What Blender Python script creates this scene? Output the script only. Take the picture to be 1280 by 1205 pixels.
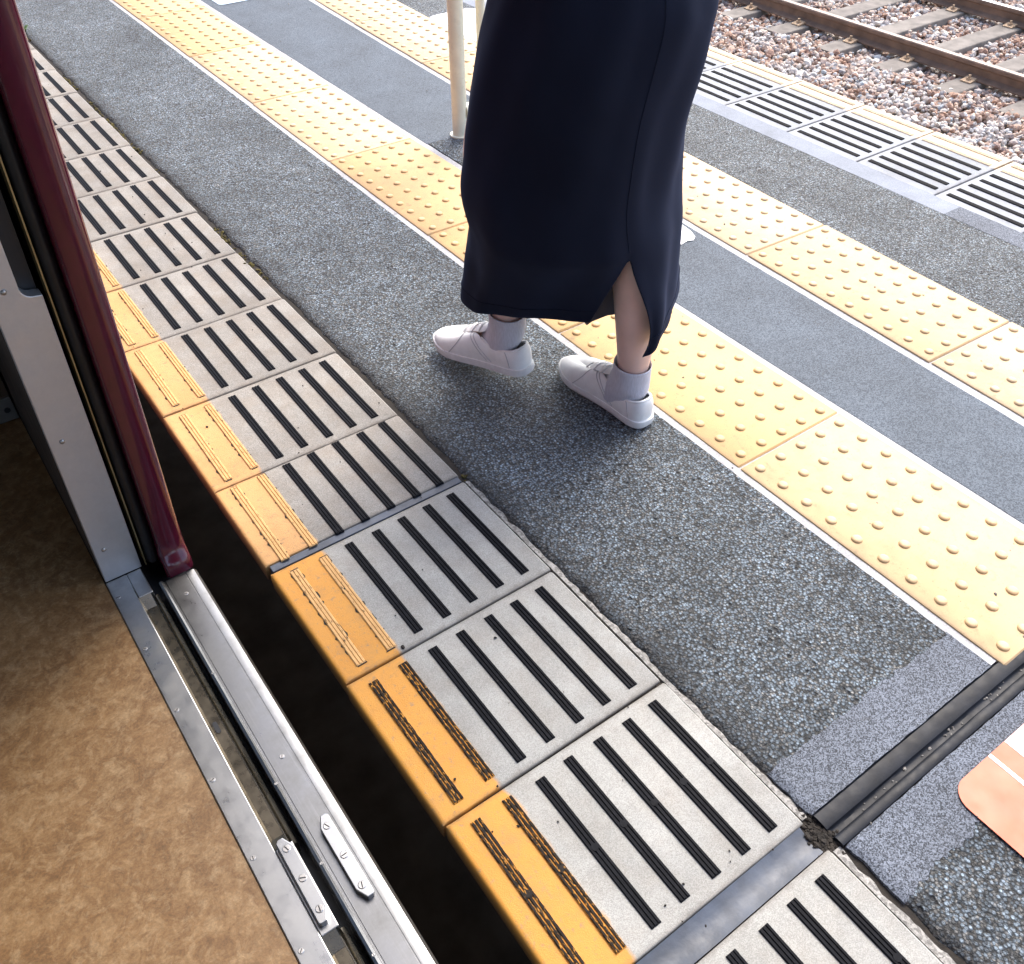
import bpy, bmesh, math, random
import numpy as np
from mathutils import Vector, Matrix, Euler
random.seed(7); rng = np.random.default_rng(7)
S = bpy.context.scene
for o in list(bpy.data.objects): bpy.data.objects.remove(o)
COL = S.collection
R = math.radians

# ------------------------------------------------------------------ camera
YAW, PITCH, ROLL = 0.6222, 0.7568, -0.0018
cam_d = bpy.data.cameras.new('camera'); cam = bpy.data.objects.new('camera', cam_d); COL.objects.link(cam)
fw = Vector((math.sin(YAW)*math.cos(PITCH), math.cos(YAW)*math.cos(PITCH), -math.sin(PITCH)))
rt = Vector((math.cos(YAW), -math.sin(YAW), 0)); up = rt.cross(fw)
cr, sr = math.cos(ROLL), math.sin(ROLL)
r2 = cr*rt + sr*up; u2 = -sr*rt + cr*up
M = Matrix((r2, u2, -fw)).transposed().to_4x4(); M.translation = Vector((-1.170, -0.7949, 1.2257))
cam.matrix_world = M
cam_d.sensor_width = 36; cam_d.lens = 1131.0/1280*36; cam_d.clip_start = 0.02; cam_d.clip_end = 2000
S.camera = cam

# ------------------------------------------------------------------ sky, sun, exposure
SUN_EL, SUN_AZ = R(50), R(62)
w = bpy.data.worlds.new('World'); S.world = w; w.use_nodes = True
nt = w.node_tree; nt.nodes.clear()
sky = nt.nodes.new('ShaderNodeTexSky'); sky.sky_type = 'NISHITA'; sky.sun_disc = False
sky.sun_elevation = SUN_EL; sky.sun_rotation = SUN_AZ; sky.air_density = 1.0; sky.dust_density = 4.0; sky.ozone_density = 1.0
bgn = nt.nodes.new('ShaderNodeBackground'); bgn.inputs['Strength'].default_value = 0.15
wo = nt.nodes.new('ShaderNodeOutputWorld')
nt.links.new(sky.outputs[0], bgn.inputs[0]); nt.links.new(bgn.outputs[0], wo.inputs[0])
sd = bpy.data.lights.new('sun', 'SUN'); sd.energy = .85; sd.angle = R(32); sd.color = (1, .985, .94)
so = bpy.data.objects.new('sun', sd); COL.objects.link(so); so.location = (3, 4, 8)
sdir = Vector((math.sin(SUN_AZ)*math.cos(SUN_EL), math.cos(SUN_AZ)*math.cos(SUN_EL), math.sin(SUN_EL)))
so.rotation_euler = sdir.to_track_quat('Z', 'Y').to_euler()
S.view_settings.view_transform = 'Standard'; S.view_settings.look = 'None'
S.view_settings.gamma = 1; S.view_settings.use_curve_mapping = False
S.view_settings.exposure = 1.6
S.render.engine = 'CYCLES'

# ------------------------------------------------------------------ material helpers
class NT:
    def __init__(s, name):
        s.m = bpy.data.materials.new(name); s.m.use_nodes = True
        s.t = s.m.node_tree; s.t.nodes.clear()
        s.out = s.t.nodes.new('ShaderNodeOutputMaterial'); s.b = s.n('ShaderNodeBsdfPrincipled')
        s.t.links.new(s.b.outputs[0], s.out.inputs[0])
    def n(s, typ, **kw):
        nd = s.t.nodes.new(typ)
        for k, v in kw.items():
            if hasattr(nd, k) and k not in ('Scale',): setattr(nd, k, v)
        return nd
    def link(s, a, b): s.t.links.new(a, b)
    def put(s, sock, v):
        if isinstance(v, bpy.types.NodeSocket): s.link(v, sock)
        else:
            if isinstance(v, (tuple, list)) and len(v) == 3 and sock.type == 'RGBA': v = (*v, 1)
            sock.default_value = v
    def pos(s): return s.n('ShaderNodeNewGeometry').outputs['Position']
    def objc(s): return s.n('ShaderNodeTexCoord').outputs['Object']
    def island(s): return s.n('ShaderNodeNewGeometry').outputs['Random Per Island']
    def objcolor(s): return s.n('ShaderNodeObjectInfo').outputs['Color']
    def objrand(s): return s.n('ShaderNodeObjectInfo').outputs['Random']
    def mapv(s, v, sc=(1,1,1), loc=(0,0,0)):
        m = s.n('ShaderNodeMapping'); s.link(v, m.inputs[0]); m.inputs['Scale'].default_value = sc; m.inputs['Location'].default_value = loc
        return m.outputs[0]
    def noise(s, v, scale, detail=3, rough=.55, dist=0):
        n = s.n('ShaderNodeTexNoise'); s.link(v, n.inputs['Vector'])
        n.inputs['Scale'].default_value = scale; n.inputs['Detail'].default_value = detail
        n.inputs['Roughness'].default_value = rough; n.inputs['Distortion'].default_value = dist
        return n.outputs['Fac']
    def vor(s, v, scale, feat='F1', rnd=1):
        n = s.n('ShaderNodeTexVoronoi'); n.feature = feat; s.link(v, n.inputs['Vector'])
        n.inputs['Scale'].default_value = scale; n.inputs['Randomness'].default_value = rnd
        return n
    def ramp(s, f, stops, interp='LINEAR'):
        n = s.n('ShaderNodeValToRGB'); s.link(f, n.inputs[0]); cr = n.color_ramp; cr.interpolation = interp
        while len(cr.elements) < len(stops): cr.elements.new(.5)
        for e, (p, c) in zip(cr.elements, stops):
            e.position = p; e.color = (c, c, c, 1) if not isinstance(c, (tuple, list)) else (*c, 1)
        return n.outputs[0]
    def mix(s, f, a, b, mode='MIX'):
        n = s.n('ShaderNodeMix'); n.data_type = 'RGBA'; n.blend_type = mode
        s.put(n.inputs[0], f); s.put(n.inputs[6], a); s.put(n.inputs[7], b)
        return n.outputs[2]
    def math(s, op, a, b=0.0, clamp=False):
        n = s.n('ShaderNodeMath'); n.operation = op; n.use_clamp = clamp; s.put(n.inputs[0], a); s.put(n.inputs[1], b)
        return n.outputs[0]
    def sep(s, v):
        n = s.n('ShaderNodeSeparateXYZ'); s.link(v, n.inputs[0]); return n.outputs
    def bump(s, h, strength=.5, dist=.002, normal=None):
        n = s.n('ShaderNodeBump'); s.put(n.inputs['Height'], h)
        n.inputs['Strength'].default_value = strength; n.inputs['Distance'].default_value = dist
        if normal: s.link(normal, n.inputs['Normal'])
        return n.outputs[0]
    def fin(s, col=None, rough=None, metal=None, normal=None, **kw):
        b = s.b.inputs
        if col is not None: s.put(b['Base Color'], col)
        if rough is not None: s.put(b['Roughness'], rough)
        if metal is not None: s.put(b['Metallic'], metal)
        if normal is not None: s.link(normal, b['Normal'])
        for k, v in kw.items(): s.put(b[k], v)
        return s.m

MAT = {}
def asphalt(name, cell, dark, light, tint, dirt):
    t = NT(name); p = t.pos()
    v = t.vor(p, cell); v2 = t.vor(p, cell*1.9); v3 = t.vor(p, cell*.42)
    c1 = t.sep(v.outputs['Color'])[0]; c2 = t.sep(v2.outputs['Color'])[1]; c3 = t.sep(v3.outputs['Color'])[0]
    big = t.noise(p, 2.6, 4, .6); mid = t.noise(p, 16, 4, .65); fine = t.noise(p, cell*3, 2, .7)
    c = t.ramp(c1, [(0, dark*.4), (.35, light*.30), (.70, light*.72), (.92, light*1.0), (1, light*1.8)])
    cc = t.ramp(c2, [(0, dark*.3), (.5, light*.45), (.88, light*1.0), (1, light*1.6)])
    col = t.mix(.45, c, cc)
    col = t.mix(1.0, col, t.ramp(v.outputs['Distance'], [(.28, 1.08), (.66, .20)]), 'MULTIPLY')
    tn = t.mix(t.ramp(t.sep(v.outputs['Color'])[2], [(.45, 0), (.75, 1)]), tint, (1.0, 1.0, .95))
    col = t.mix(1.0, col, tn, 'MULTIPLY')
    col = t.mix(1.0, col, t.ramp(fine, [(.3, .8), (.7, 1.2)]), 'MULTIPLY')
    col = t.mix(1.0, col, t.ramp(big, [(.28, .60), (.5, 1.0), (.72, 1.25)]), 'MULTIPLY')
    col = t.mix(1.0, col, t.ramp(mid, [(.28, .70), (.72, 1.22)]), 'MULTIPLY')
    pit = t.math('MULTIPLY', t.ramp(c3, [(.80, 0), (.84, 1)]), t.ramp(v3.outputs['Distance'], [(.25, 1), (.45, 0)]))
    pit = t.math('MULTIPLY', pit, t.ramp(t.noise(p, 9, 3), [(.42, 0), (.58, 1)]))
    col = t.mix(pit, col, (.012, .013, .015))
    if dirt:   # grime collects along the edge tiles
        x = t.math('ADD', t.sep(p)[0], t.math('MULTIPLY', t.math('SUBTRACT', t.noise(p, 11, 5, .65), .5), .10))
        col = t.mix(t.ramp(t.math('ADD', x, .5), [(.02, .72), (.085, 0)]), col, (.014, .014, .015))
    h = t.math('SUBTRACT', 1.0, v.outputs['Distance']); h2 = t.math('MULTIPLY', t.math('SUBTRACT', 1.0, v2.outputs['Distance']), .5)
    fac = t.math('MULTIPLY', t.math('MINIMUM', t.math('MULTIPLY', h, 1.0), .62), .9)
    hh = t.math('ADD', t.math('ADD', fac, t.math('MULTIPLY', h2, .6)), t.math('MULTIPLY', c1, .75))
    hh = t.math('SUBTRACT', t.math('ADD', hh, t.math('MULTIPLY', fine, .7)), t.math('MULTIPLY', pit, 1.2))
    nrm = t.bump(hh, 1.0, .0048)
    return t.fin(col, t.ramp(c2, [(0, .5), (1, .85)]), None, nrm)
MAT['asphalt'] = asphalt('asphalt', 215, .040, .400, (.78, .98, 1.16), True)
MAT['asphalt_far'] = asphalt('asphalt_weathered', 225, .06, .42, (.84, 1.0, 1.12), False)

def coat(name, a, b, sc=520, bs=.35):
    t = NT(name); p = t.pos(); n = t.noise(p, sc, 2, .7); v = t.vor(p, sc*.8)
    f = t.math('ADD', t.math('MULTIPLY', n, .6), t.math('MULTIPLY', t.sep(v.outputs['Color'])[0], .4))
    col = t.mix(t.ramp(f, [(.36, 0), (.66, 1)]), a, b)
    col = t.mix(1, col, t.ramp(t.noise(p, 5, 5, .65), [(.28, .74), (.72, 1.2)]), 'MULTIPLY')
    col = t.mix(t.ramp(t.noise(p, 23, 4, .6), [(.66, 0), (.72, .35)]), col, (.03, .03, .03))
    return t.fin(col, .75, None, t.bump(f, bs, .0015))
MAT['coat'] = coat('gritty_grey_coating', (.016, .021, .030), (.175, .202, .250), 700, .5)
MAT['smooth'] = coat('smooth_grey_paving', (.036, .050, .068), (.112, .138, .168), 520, .6)
MAT['pale_strip'] = coat('pale_grey_strip', (.17, .195, .235), (.26, .285, .33), 800, .12)
MAT['mortar'] = coat('mortar_bed', (.36, .36, .37), (.50, .50, .50), 500, .2)
MAT['mortar_grey'] = coat('grey_mortar', (.13, .125, .115), (.31, .30, .28), 260, .9)

def edge_tile_mat(name, lo, hi, orange, worn, brown):
    t = NT(name); p = t.pos(); o = t.objc()
    sp = t.noise(p, 1000, 2, .75); v = t.vor(p, 800); rd = t.objrand()
    f = t.math('ADD', t.math('MULTIPLY', sp, .55), t.math('MULTIPLY', t.sep(v.outputs['Color'])[0], .45))
    con = t.mix(t.ramp(f, [(.28, 0), (.7, 1)]), lo, hi)
    st = t.noise(p, 14, 5, .65)
    con = t.mix(t.ramp(st, [(.42, 0), (.75, brown)]), con, (.22, .17, .12))
    con = t.mix(1, con, t.ramp(t.noise(p, 6.5, 5, .65), [(.28, .78), (.72, 1.14)]), 'MULTIPLY')
    con = t.mix(1, con, t.ramp(rd, [(0, .90), (1, 1.07)]), 'MULTIPLY')
    con = t.mix(t.ramp(t.noise(p, 38, 5, .7), [(.60, 0), (.75, .5*brown+.12)]), con, (.10, .085, .07))
    ey = t.math('ADD', t.math('ABSOLUTE', t.sep(o)[1]), t.math('MULTIPLY', t.math('SUBTRACT', t.noise(p, 45, 4, .65), .5), .016))
    sd_ = t.ramp(ey, [(.134, 0), (.142, .6)])
    con = t.mix(sd_, con, (.12, .10, .085))
    pw = t.noise(p, 60, 4, .6)
    org = t.mix(t.ramp(t.noise(p, 7, 3), [(.3, 0), (.7, 1)]), orange, tuple(c*k for c, k in zip(orange, (.93, .86, .75))))
    org = t.mix(t.ramp(t.noise(p, 90, 5, .7), [(.57, 0), (.70, worn)]), org, (.30, .19, .10))
    org = t.mix(t.ramp(t.noise(p, 17, 6, .7), [(.50, 0), (.74, .55)]), org, (.34, .19, .07))
    org = t.mix(t.ramp(t.noise(p, 330, 2), [(.66, 0), (.74, .7)]), org, (.25, .15, .06))
    org = t.mix(sd_, org, (.16, .09, .04))
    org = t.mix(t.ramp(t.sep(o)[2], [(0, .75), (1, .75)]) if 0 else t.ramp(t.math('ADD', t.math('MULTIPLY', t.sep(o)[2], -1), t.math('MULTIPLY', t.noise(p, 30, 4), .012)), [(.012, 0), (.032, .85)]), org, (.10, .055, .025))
    x = t.sep(o)[0]
    edge = t.math('ADD', x, t.math('MULTIPLY', t.math('SUBTRACT', t.noise(p, 28, 4, .6), .5), .022))
    m = t.ramp(edge, [(.1005, 1), (.1025, 0)])
    col = t.mix(m, con, org)
    rough = t.mix(m, (.85,)*3, (.62,)*3)
    return t.fin(col, rough, None, t.bump(t.math('ADD', f, t.math('MULTIPLY', pw, .8)), .35, .0016))
MAT['tile_new'] = edge_tile_mat('edge_tile_pale', (.275, .275, .255), (.40, .40, .375), (.60, .285, .045), .95, .30)
MAT['tile_old'] = edge_tile_mat('edge_tile_weathered', (.205, .195, .175), (.345, .33, .30), (.61, .34, .13), .95, .5)
MAT['tile_far'] = edge_tile_mat('edge_tile_bleached', (.29, .31, .33), (.41, .43, .45), (.68, .56, .41), .35, .25)

def strip_mat(name, base, paint, lo, hi, wear=0.):
    t = NT(name); p = t.pos()
    col = t.mix(t.ramp(t.noise(p, 160, 3), [(.3, 0), (.7, 1)]), base, tuple(c*1.8 for c in base))
    if paint:
        n = t.noise(t.mapv(p, (1, .28, 1)), 330, 4, .65)
        zz = t.sep(t.objc())[2]
        n = t.math('SUBTRACT', n, t.ramp(t.math('MULTIPLY', zz, 100), [(.16, 0), (.28, wear)]))
        pv = t.mix(t.noise(p, 40, 4), paint, tuple(c*.7 for c in paint))
        col = t.mix(t.ramp(n, [(lo, 0), (hi, 1)]), col, pv)
    return t.fin(col, .50, None, t.bump(t.noise(p, 420, 2), .2, .0008), **{'Specular IOR Level': .05})
MAT['strip'] = strip_mat('black_rubber_strip', (.0065, .007, .009), None, 0, 0)
MAT['strip_worn'] = strip_mat('black_strip_traces_of_orange', (.016, .013, .011), (.62, .30, .06), .43, .50, .16)
MAT['strip_painted'] = strip_mat('orange_painted_strip', (.05, .03, .02), (.70, .43, .19), .24, .32, .10)
MAT['strip_pale'] = strip_mat('bleached_strip', (.42, .33, .22), (.80, .66, .46), .40, .60)

t = NT('tactile_yellow'); p = t.pos(); oc = t.objcolor(); o = t.objc()
n = t.noise(p, 800, 2, .7); big = t.noise(p, 3.5, 4); st = t.noise(p, 13, 6, .68); fl = t.noise(p, 55, 5, .7)
col = t.mix(1, oc, t.ramp(n, [(.25, (.87, .80, .84)), (.75, (1.09, 1.02, 1.06))]), 'MULTIPLY')
col = t.mix(1, col, t.ramp(big, [(.3, .88), (.7, 1.06)]), 'MULTIPLY')
col = t.mix(t.ramp(st, [(.46, 0), (.76, .55)]), col, (.36, .27, .155))
col = t.mix(t.ramp(fl, [(.57, 0), (.72, .5)]), col, (.26, .20, .12))
col = t.mix(t.ramp(t.noise(p, 240, 2), [(.68, 0), (.74, .6)]), col, (.20, .15, .09))
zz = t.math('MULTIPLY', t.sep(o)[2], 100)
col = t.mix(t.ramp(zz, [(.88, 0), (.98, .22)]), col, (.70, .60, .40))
col = t.mix(t.math('MULTIPLY', t.ramp(zz, [(.50, 0), (.52, 1)]), t.ramp(zz, [(.60, .55), (.80, 0)])), col, (.24, .16, .06))  # brown ring round each dot base: shadow beneath the dots put into the colour
ex = t.math('ADD', t.math('ABSOLUTE', t.sep(o)[0]), t.math('MULTIPLY', t.math('SUBTRACT', fl, .5), .02))
col = t.mix(t.ramp(ex, [(.138, 0), (.150, .35)]), col, (.30, .24, .16))
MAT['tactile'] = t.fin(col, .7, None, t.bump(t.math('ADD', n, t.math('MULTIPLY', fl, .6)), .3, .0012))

def plain(name, c, rough=.5, metal=0, var=.12, sc=12, bump=0, bsc=200, **kw):
    t = NT(name); p = t.pos()
    col = t.mix(1, c, t.ramp(t.noise(p, sc, 4), [(.3, 1-var), (.7, 1+var)]), 'MULTIPLY')
    nrm = t.bump(t.noise(p, bsc, 3), bump, .001) if bump else None
    r = t.ramp(t.noise(p, sc*2.3, 3), [(.3, max(0, rough-.07)), (.7, min(1, rough+.07))])
    return t.fin(col, r, metal, nrm, **kw)
MAT['slab'] = plain('platform_concrete', (.16, .15, .14), .9, 0, .25, 6, .5, 80)
MAT['soil'] = plain('dirt_in_joint', (.022, .018, .014), .95, 0, .5, 60, .8, 300)
MAT['moss'] = plain('moss', (.075, .062, .014), .95, 0, .6, 70, .6, 400)
MAT['weed'] = plain('weed_leaf', (.06, .12, .02), .6)
MAT['rubber'] = plain('joint_rubber', (.009, .011, .016), .50, 0, .4, 25, .25, 160, **{'Specular IOR Level': .2})
MAT['sealant'] = plain('joint_sealant', (.050, .064, .090), .48, 0, .35, 20, .35, 110)
MAT['maroon'] = plain('maroon_paint', (.078, .007, .020), .20, 0, .15, 30, .03, 60, **{'Coat Weight': .6, 'Coat Roughness': .06})
MAT['black_rubber'] = plain('door_edge_rubber', (.012, .012, .013), .42, 0, .3, 30)
MAT['charcoal'] = plain('charcoal_plate', (.012, .014, .018), .45)
MAT['brass'] = plain('brass_guide', (.42, .34, .18), .45, 1, .2, 40)
MAT['dark_inside'] = plain('dark_interior_panel', (.035, .022, .014), .6, 0, .3, 9)
MAT['trim_grey'] = plain('interior_kick_plate', (.16, .16, .16), .5, .5)
MAT['seat'] = plain('seat_fabric', (.02, .045, .02), .95)
MAT['ceiling'] = plain('cream_ceiling', (.7, .68, .62), .6)
MAT['cream'] = plain('cream_paint', (.82, .79, .62), .32, 0, .08, 20)
MAT['sticker_orange'] = plain('orange_sticker', (.60, .155, .080), .5, 0, .14, 14)
MAT['sticker_white'] = plain('white_sticker', (.82, .82, .82), .5, 0, .05, 9)
MAT['sticker_blue'] = plain('pale_blue_sticker', (.50, .62, .74), .5, 0, .15, 9)
MAT['shoe'] = plain('white_shoe_leather', (.88, .90, .89), .5, 0, .09, 28, .35, 75)
MAT['shoe_line'] = plain('shoe_piping', (.50, .51, .53), .6)
MAT['sole'] = plain('shoe_sole', (.80, .81, .80), .6, 0, .08, 60)
t = NT('lavender_grey_sock'); p = t.pos()
kn = t.noise(t.mapv(p, (1, 1, .12)), 520, 2); 
MAT['sock'] = t.fin(t.mix(1, (.62, .64, .72), t.ramp(kn, [(.35, .90), (.65, 1.05)]), 'MULTIPLY'), .95, None, t.bump(t.math('ADD', kn, t.noise(p, 900, 2)), .5, .0012))
MAT['skin'] = plain('skin', (.78, .55, .47), .5, 0, .06, 25, **{'Subsurface Weight': .12, 'Subsurface Radius': (.02, .008, .005)})
MAT['hair'] = plain('dark_hair', (.012, .009, .007), .45)
MAT['rail_rust'] = plain('rusty_rail_steel', (.20, .125, .085), .55, .1, .3, 9, .3, 60)
MAT['rail_top'] = plain('worn_rail_head', (.27, .19, .145), .45, 0, .2, 9)
MAT['rail_polish'] = plain('polished_rail_head', (.62, .64, .68), .22, 1, .1, 9)
MAT['rust'] = plain('rusty_clip', (.46, .32, .20), .75, .1, .35, 60, .3, 200)
MAT['sleeper'] = plain('concrete_sleeper', (.205, .18, .155), .9, 0, .3, 9, .6, 120)
MAT['ground'] = plain('trackbed_ground', (.12, .095, .075), .95, 0, .3, 8, .7, 40)

t = NT('navy_cloth'); p = t.pos()
n = t.noise(t.mapv(p, (1, 1, .3)), 700, 2)
MAT['skirt'] = t.fin(t.mix(t.ramp(t.noise(p, 6, 3), [(.3, 0), (.7, 1)]), (.0040, .0056, .0125), (.0060, .0085, .0185)), .82, None, t.bump(n, .12, .0006),
                     **{'Sheen Weight': .08, 'Sheen Roughness': .6, 'Sheen Tint': (.25, .4, .9, 1), 'Specular IOR Level': .12})

t = NT('brushed_steel'); p = t.pos()
n = t.noise(t.mapv(p, (60, .25, 60)), 18, 3, .6); s2 = t.noise(p, 26, 5, .7)
col = t.mix(t.ramp(s2, [(.35, 0), (.75, .55)]), (.44, .45, .455), (.22, .22, .22))
MAT['steel'] = t.fin(col, t.ramp(t.math('ADD', t.math('MULTIPLY', n, .12), t.math('MULTIPLY', s2, .88)), [(.3, .24), (.7, .42)]), 1.0, None)
t = NT('worn_tread_steel'); p = t.pos()
s2 = t.noise(p, 20, 6, .72); s3 = t.noise(t.mapv(p, (40, 1, 40)), 9, 4, .6)
col = t.mix(t.ramp(s2, [(.35, 0), (.70, .7)]), (.24, .245, .25), (.13, .132, .13))
MAT['tread'] = t.fin(t.mix(t.ramp(s3, [(.55, 0), (.75, .4)]), col, (.34, .345, .35)), t.ramp(s2, [(.3, .26), (.7, .44)]), 1.0)
t = NT('dull_steel_panel'); p = t.pos()
n = t.noise(t.mapv(p, (30, 30, 1.5)), 12, 3, .6); s2 = t.noise(p, 18, 5, .7)
col = t.mix(t.ramp(s2, [(.35, 0), (.75, .5)]), (.64, .65, .67), (.46, .46, .48))
MAT['panel'] = t.fin(col, t.ramp(s2, [(.3, .38), (.7, .52)]), .85, t.bump(n, .06, .0005))
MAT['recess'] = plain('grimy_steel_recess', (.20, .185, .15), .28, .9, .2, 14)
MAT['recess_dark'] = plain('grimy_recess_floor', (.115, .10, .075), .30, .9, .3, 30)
MAT['screw'] = plain('screw_steel', (.42, .41, .40), .38, 1, .2, 90)

t = NT('brown_linoleum'); p = t.pos()
a = t.noise(p, 8, 6, .72, .8); b = t.noise(p, 60, 5, .75, .6); c = t.noise(p, 260, 2, .7)
col = t.ramp(a, [(.25, (.105, .054, .020)), (.5, (.165, .088, .033)), (.75, (.225, .130, .055))])
d = t.noise(p, 26, 6, .78, 1.2)
col = t.mix(t.ramp(d, [(.48, 0), (.64, .6)]), col, (.27, .175, .085))
col = t.mix(t.ramp(b, [(.50, 0), (.66, .5)]), col, (.33, .235, .13))
col = t.mix(t.ramp(d, [(.32, .55), (.48, 0)]), col, (.075, .034, .010))
col = t.mix(t.ramp(b, [(.28, .5), (.45, 0)]), col, (.10, .052, .02))
col = t.mix(1, col, t.ramp(c, [(.3, .78), (.7, 1.2)]), 'MULTIPLY')
MAT['lino'] = t.fin(col, .52, None, t.bump(c, .18, .0008))

t = NT('ballast_stone'); p = t.pos(); r = t.island()
col = t.ramp(r, [(0, (.36, .22, .16)), (.14, (.52, .37, .28)), (.28, (.38, .35, .33)), (.40, (.60, .47, .37)), (.54, (.30, .23, .205)),
                 (.64, (.62, .55, .47)), (.76, (.42, .26, .18)), (.88, (.74, .71, .66)), (.96, (.40, .44, .46))], 'CONSTANT')
wht = t.ramp(t.noise(p, 1.7, 3), [(.50, 0), (.62, .55)])
col = t.mix(wht, col, t.ramp(r, [(0, (.46, .46, .45)), (.4, (.72, .72, .69)), (1, (.80, .76, .70))]))
col = t.mix(1, col, t.ramp(t.noise(p, 70, 3), [(.3, .78), (.7, 1.15)]), 'MULTIPLY')
MAT['ballast'] = t.fin(col, .9, None, t.bump(t.noise(p, 120, 3), .35, .004))

# ------------------------------------------------------------------ mesh helpers
class MB:
    def __init__(s): s.v = []; s.f = []; s.mi = []; s.cur = 0
    def add(s, vs, fs):
        b = len(s.v); s.v += [tuple(map(float, v)) for v in vs]; s.f += [[b+i for i in f] for f in fs]; s.mi += [s.cur]*len(fs)
    def box(s, x0, x1, y0, y1, z0, z1):
        s.add([(x0,y0,z0),(x1,y0,z0),(x1,y1,z0),(x0,y1,z0),(x0,y0,z1),(x1,y0,z1),(x1,y1,z1),(x0,y1,z1)],
              [(0,3,2,1),(4,5,6,7),(0,1,5,4),(1,2,6,5),(2,3,7,6),(3,0,4,7)])
    def rings(s, rs, closed=True, caps=True):
        n = len(rs[0]); vs = [p for r in rs for p in r]; fs = []
        for i in range(len(rs)-1):
            for j in range(n if closed else n-1):
                k = (j+1) % n
                fs.append((i*n+j, i*n+k, (i+1)*n+k, (i+1)*n+j))
        if caps and closed:
            fs.append(tuple(reversed(range(n)))); fs.append(tuple((len(rs)-1)*n+j for j in range(n)))
        s.add(vs, fs)
    def tube(s, path, rad, seg=10, caps=True):
        P = [Vector(p) for p in path]; rs = []; prev = None
        for i, p in enumerate(P):
            d = (P[min(i+1, len(P)-1)] - P[max(i-1, 0)]).normalized()
            a = prev if prev else (Vector((0,0,1)) if abs(d.z) < .9 else Vector((1,0,0)))
            a = (a - d*a.dot(d)).normalized(); prev = a; b = d.cross(a)
            rr = rad[i] if isinstance(rad, (list, tuple)) else rad
            rs.append([tuple(p + a*(rr*math.cos(q)) + b*(rr*math.sin(q))) for q in [2*math.pi*k/seg for k in range(seg)]])
        s.rings(rs, True, caps)
    def extrude(s, prof, axis, a, b):
        # prof: closed list of 2D points; axis 'x' -> (y,z), 'y' -> (x,z), 'z' -> (x,y)
        def mk(p, t): return {'x': (t, p[0], p[1]), 'y': (p[0], t, p[1]), 'z': (p[0], p[1], t)}[axis]
        s.rings([[mk(p, a) for p in prof], [mk(p, b) for p in prof]], True, True)
    def build(s, name, mat, parent=None, smooth=False, loc=None, fix=True):
        me = bpy.data.meshes.new(name); me.from_pydata(s.v, [], s.f)
        for m in (mat if isinstance(mat, (list, tuple)) else [mat]): me.materials.append(MAT[m])
        me.polygons.foreach_set('material_index', s.mi)
        if fix:
            bm = bmesh.new(); bm.from_mesh(me); bmesh.ops.recalc_face_normals(bm, faces=bm.faces); bm.to_mesh(me); bm.free()
        if smooth:
            me.polygons.foreach_set('use_smooth', [True]*len(me.polygons))
            if smooth != True: me.set_sharp_from_angle(angle=R(smooth))
        me.update()
        return link(name, me, parent, loc)
def link(name, me, parent=None, loc=None, rz=0):
    o = bpy.data.objects.new(name, me); COL.objects.link(o)
    if parent is not None: o.parent = parent
    if loc is not None: o.location = loc
    if rz: o.rotation_euler.z = rz
    return o
def bevel(o, wd=.002, seg=2, ang=40):
    m = o.modifiers.new('bevel', 'BEVEL'); m.width = wd; m.segments = seg; m.limit_method = 'ANGLE'; m.angle_limit = R(ang)
    return o
def empty(name, loc=(0,0,0), rz=0):
    o = bpy.data.objects.new(name, None); COL.objects.link(o); o.location = loc; o.rotation_euler.z = rz; o.empty_display_size = .05
    return o
def tag(o, label=None, cat=None, group=None, kind=None):
    if label: o['label'] = label
    if cat: o['category'] = cat
    if group: o['group'] = group
    if kind: o['kind'] = kind
    return o
_lat = rng.random((512, 512))
def vnoise(x, y):
    x = np.asarray(x, float); y = np.asarray(y, float)
    xi = np.floor(x).astype(int); yi = np.floor(y).astype(int); fx = x-xi; fy = y-yi
    fx = fx*fx*(3-2*fx); fy = fy*fy*(3-2*fy)
    g = lambda a, b: _lat[a % 512, b % 512]
    return (g(xi,yi)*(1-fx)+g(xi+1,yi)*fx)*(1-fy)+(g(xi,yi+1)*(1-fx)+g(xi+1,yi+1)*fx)*fy
def fnoise(x, y): return (vnoise(x, y)+.5*vnoise(x*2.1+9, y*2.1+4)+.25*vnoise(x*4.3+1, y*4.3+7))/1.75-.5

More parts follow.
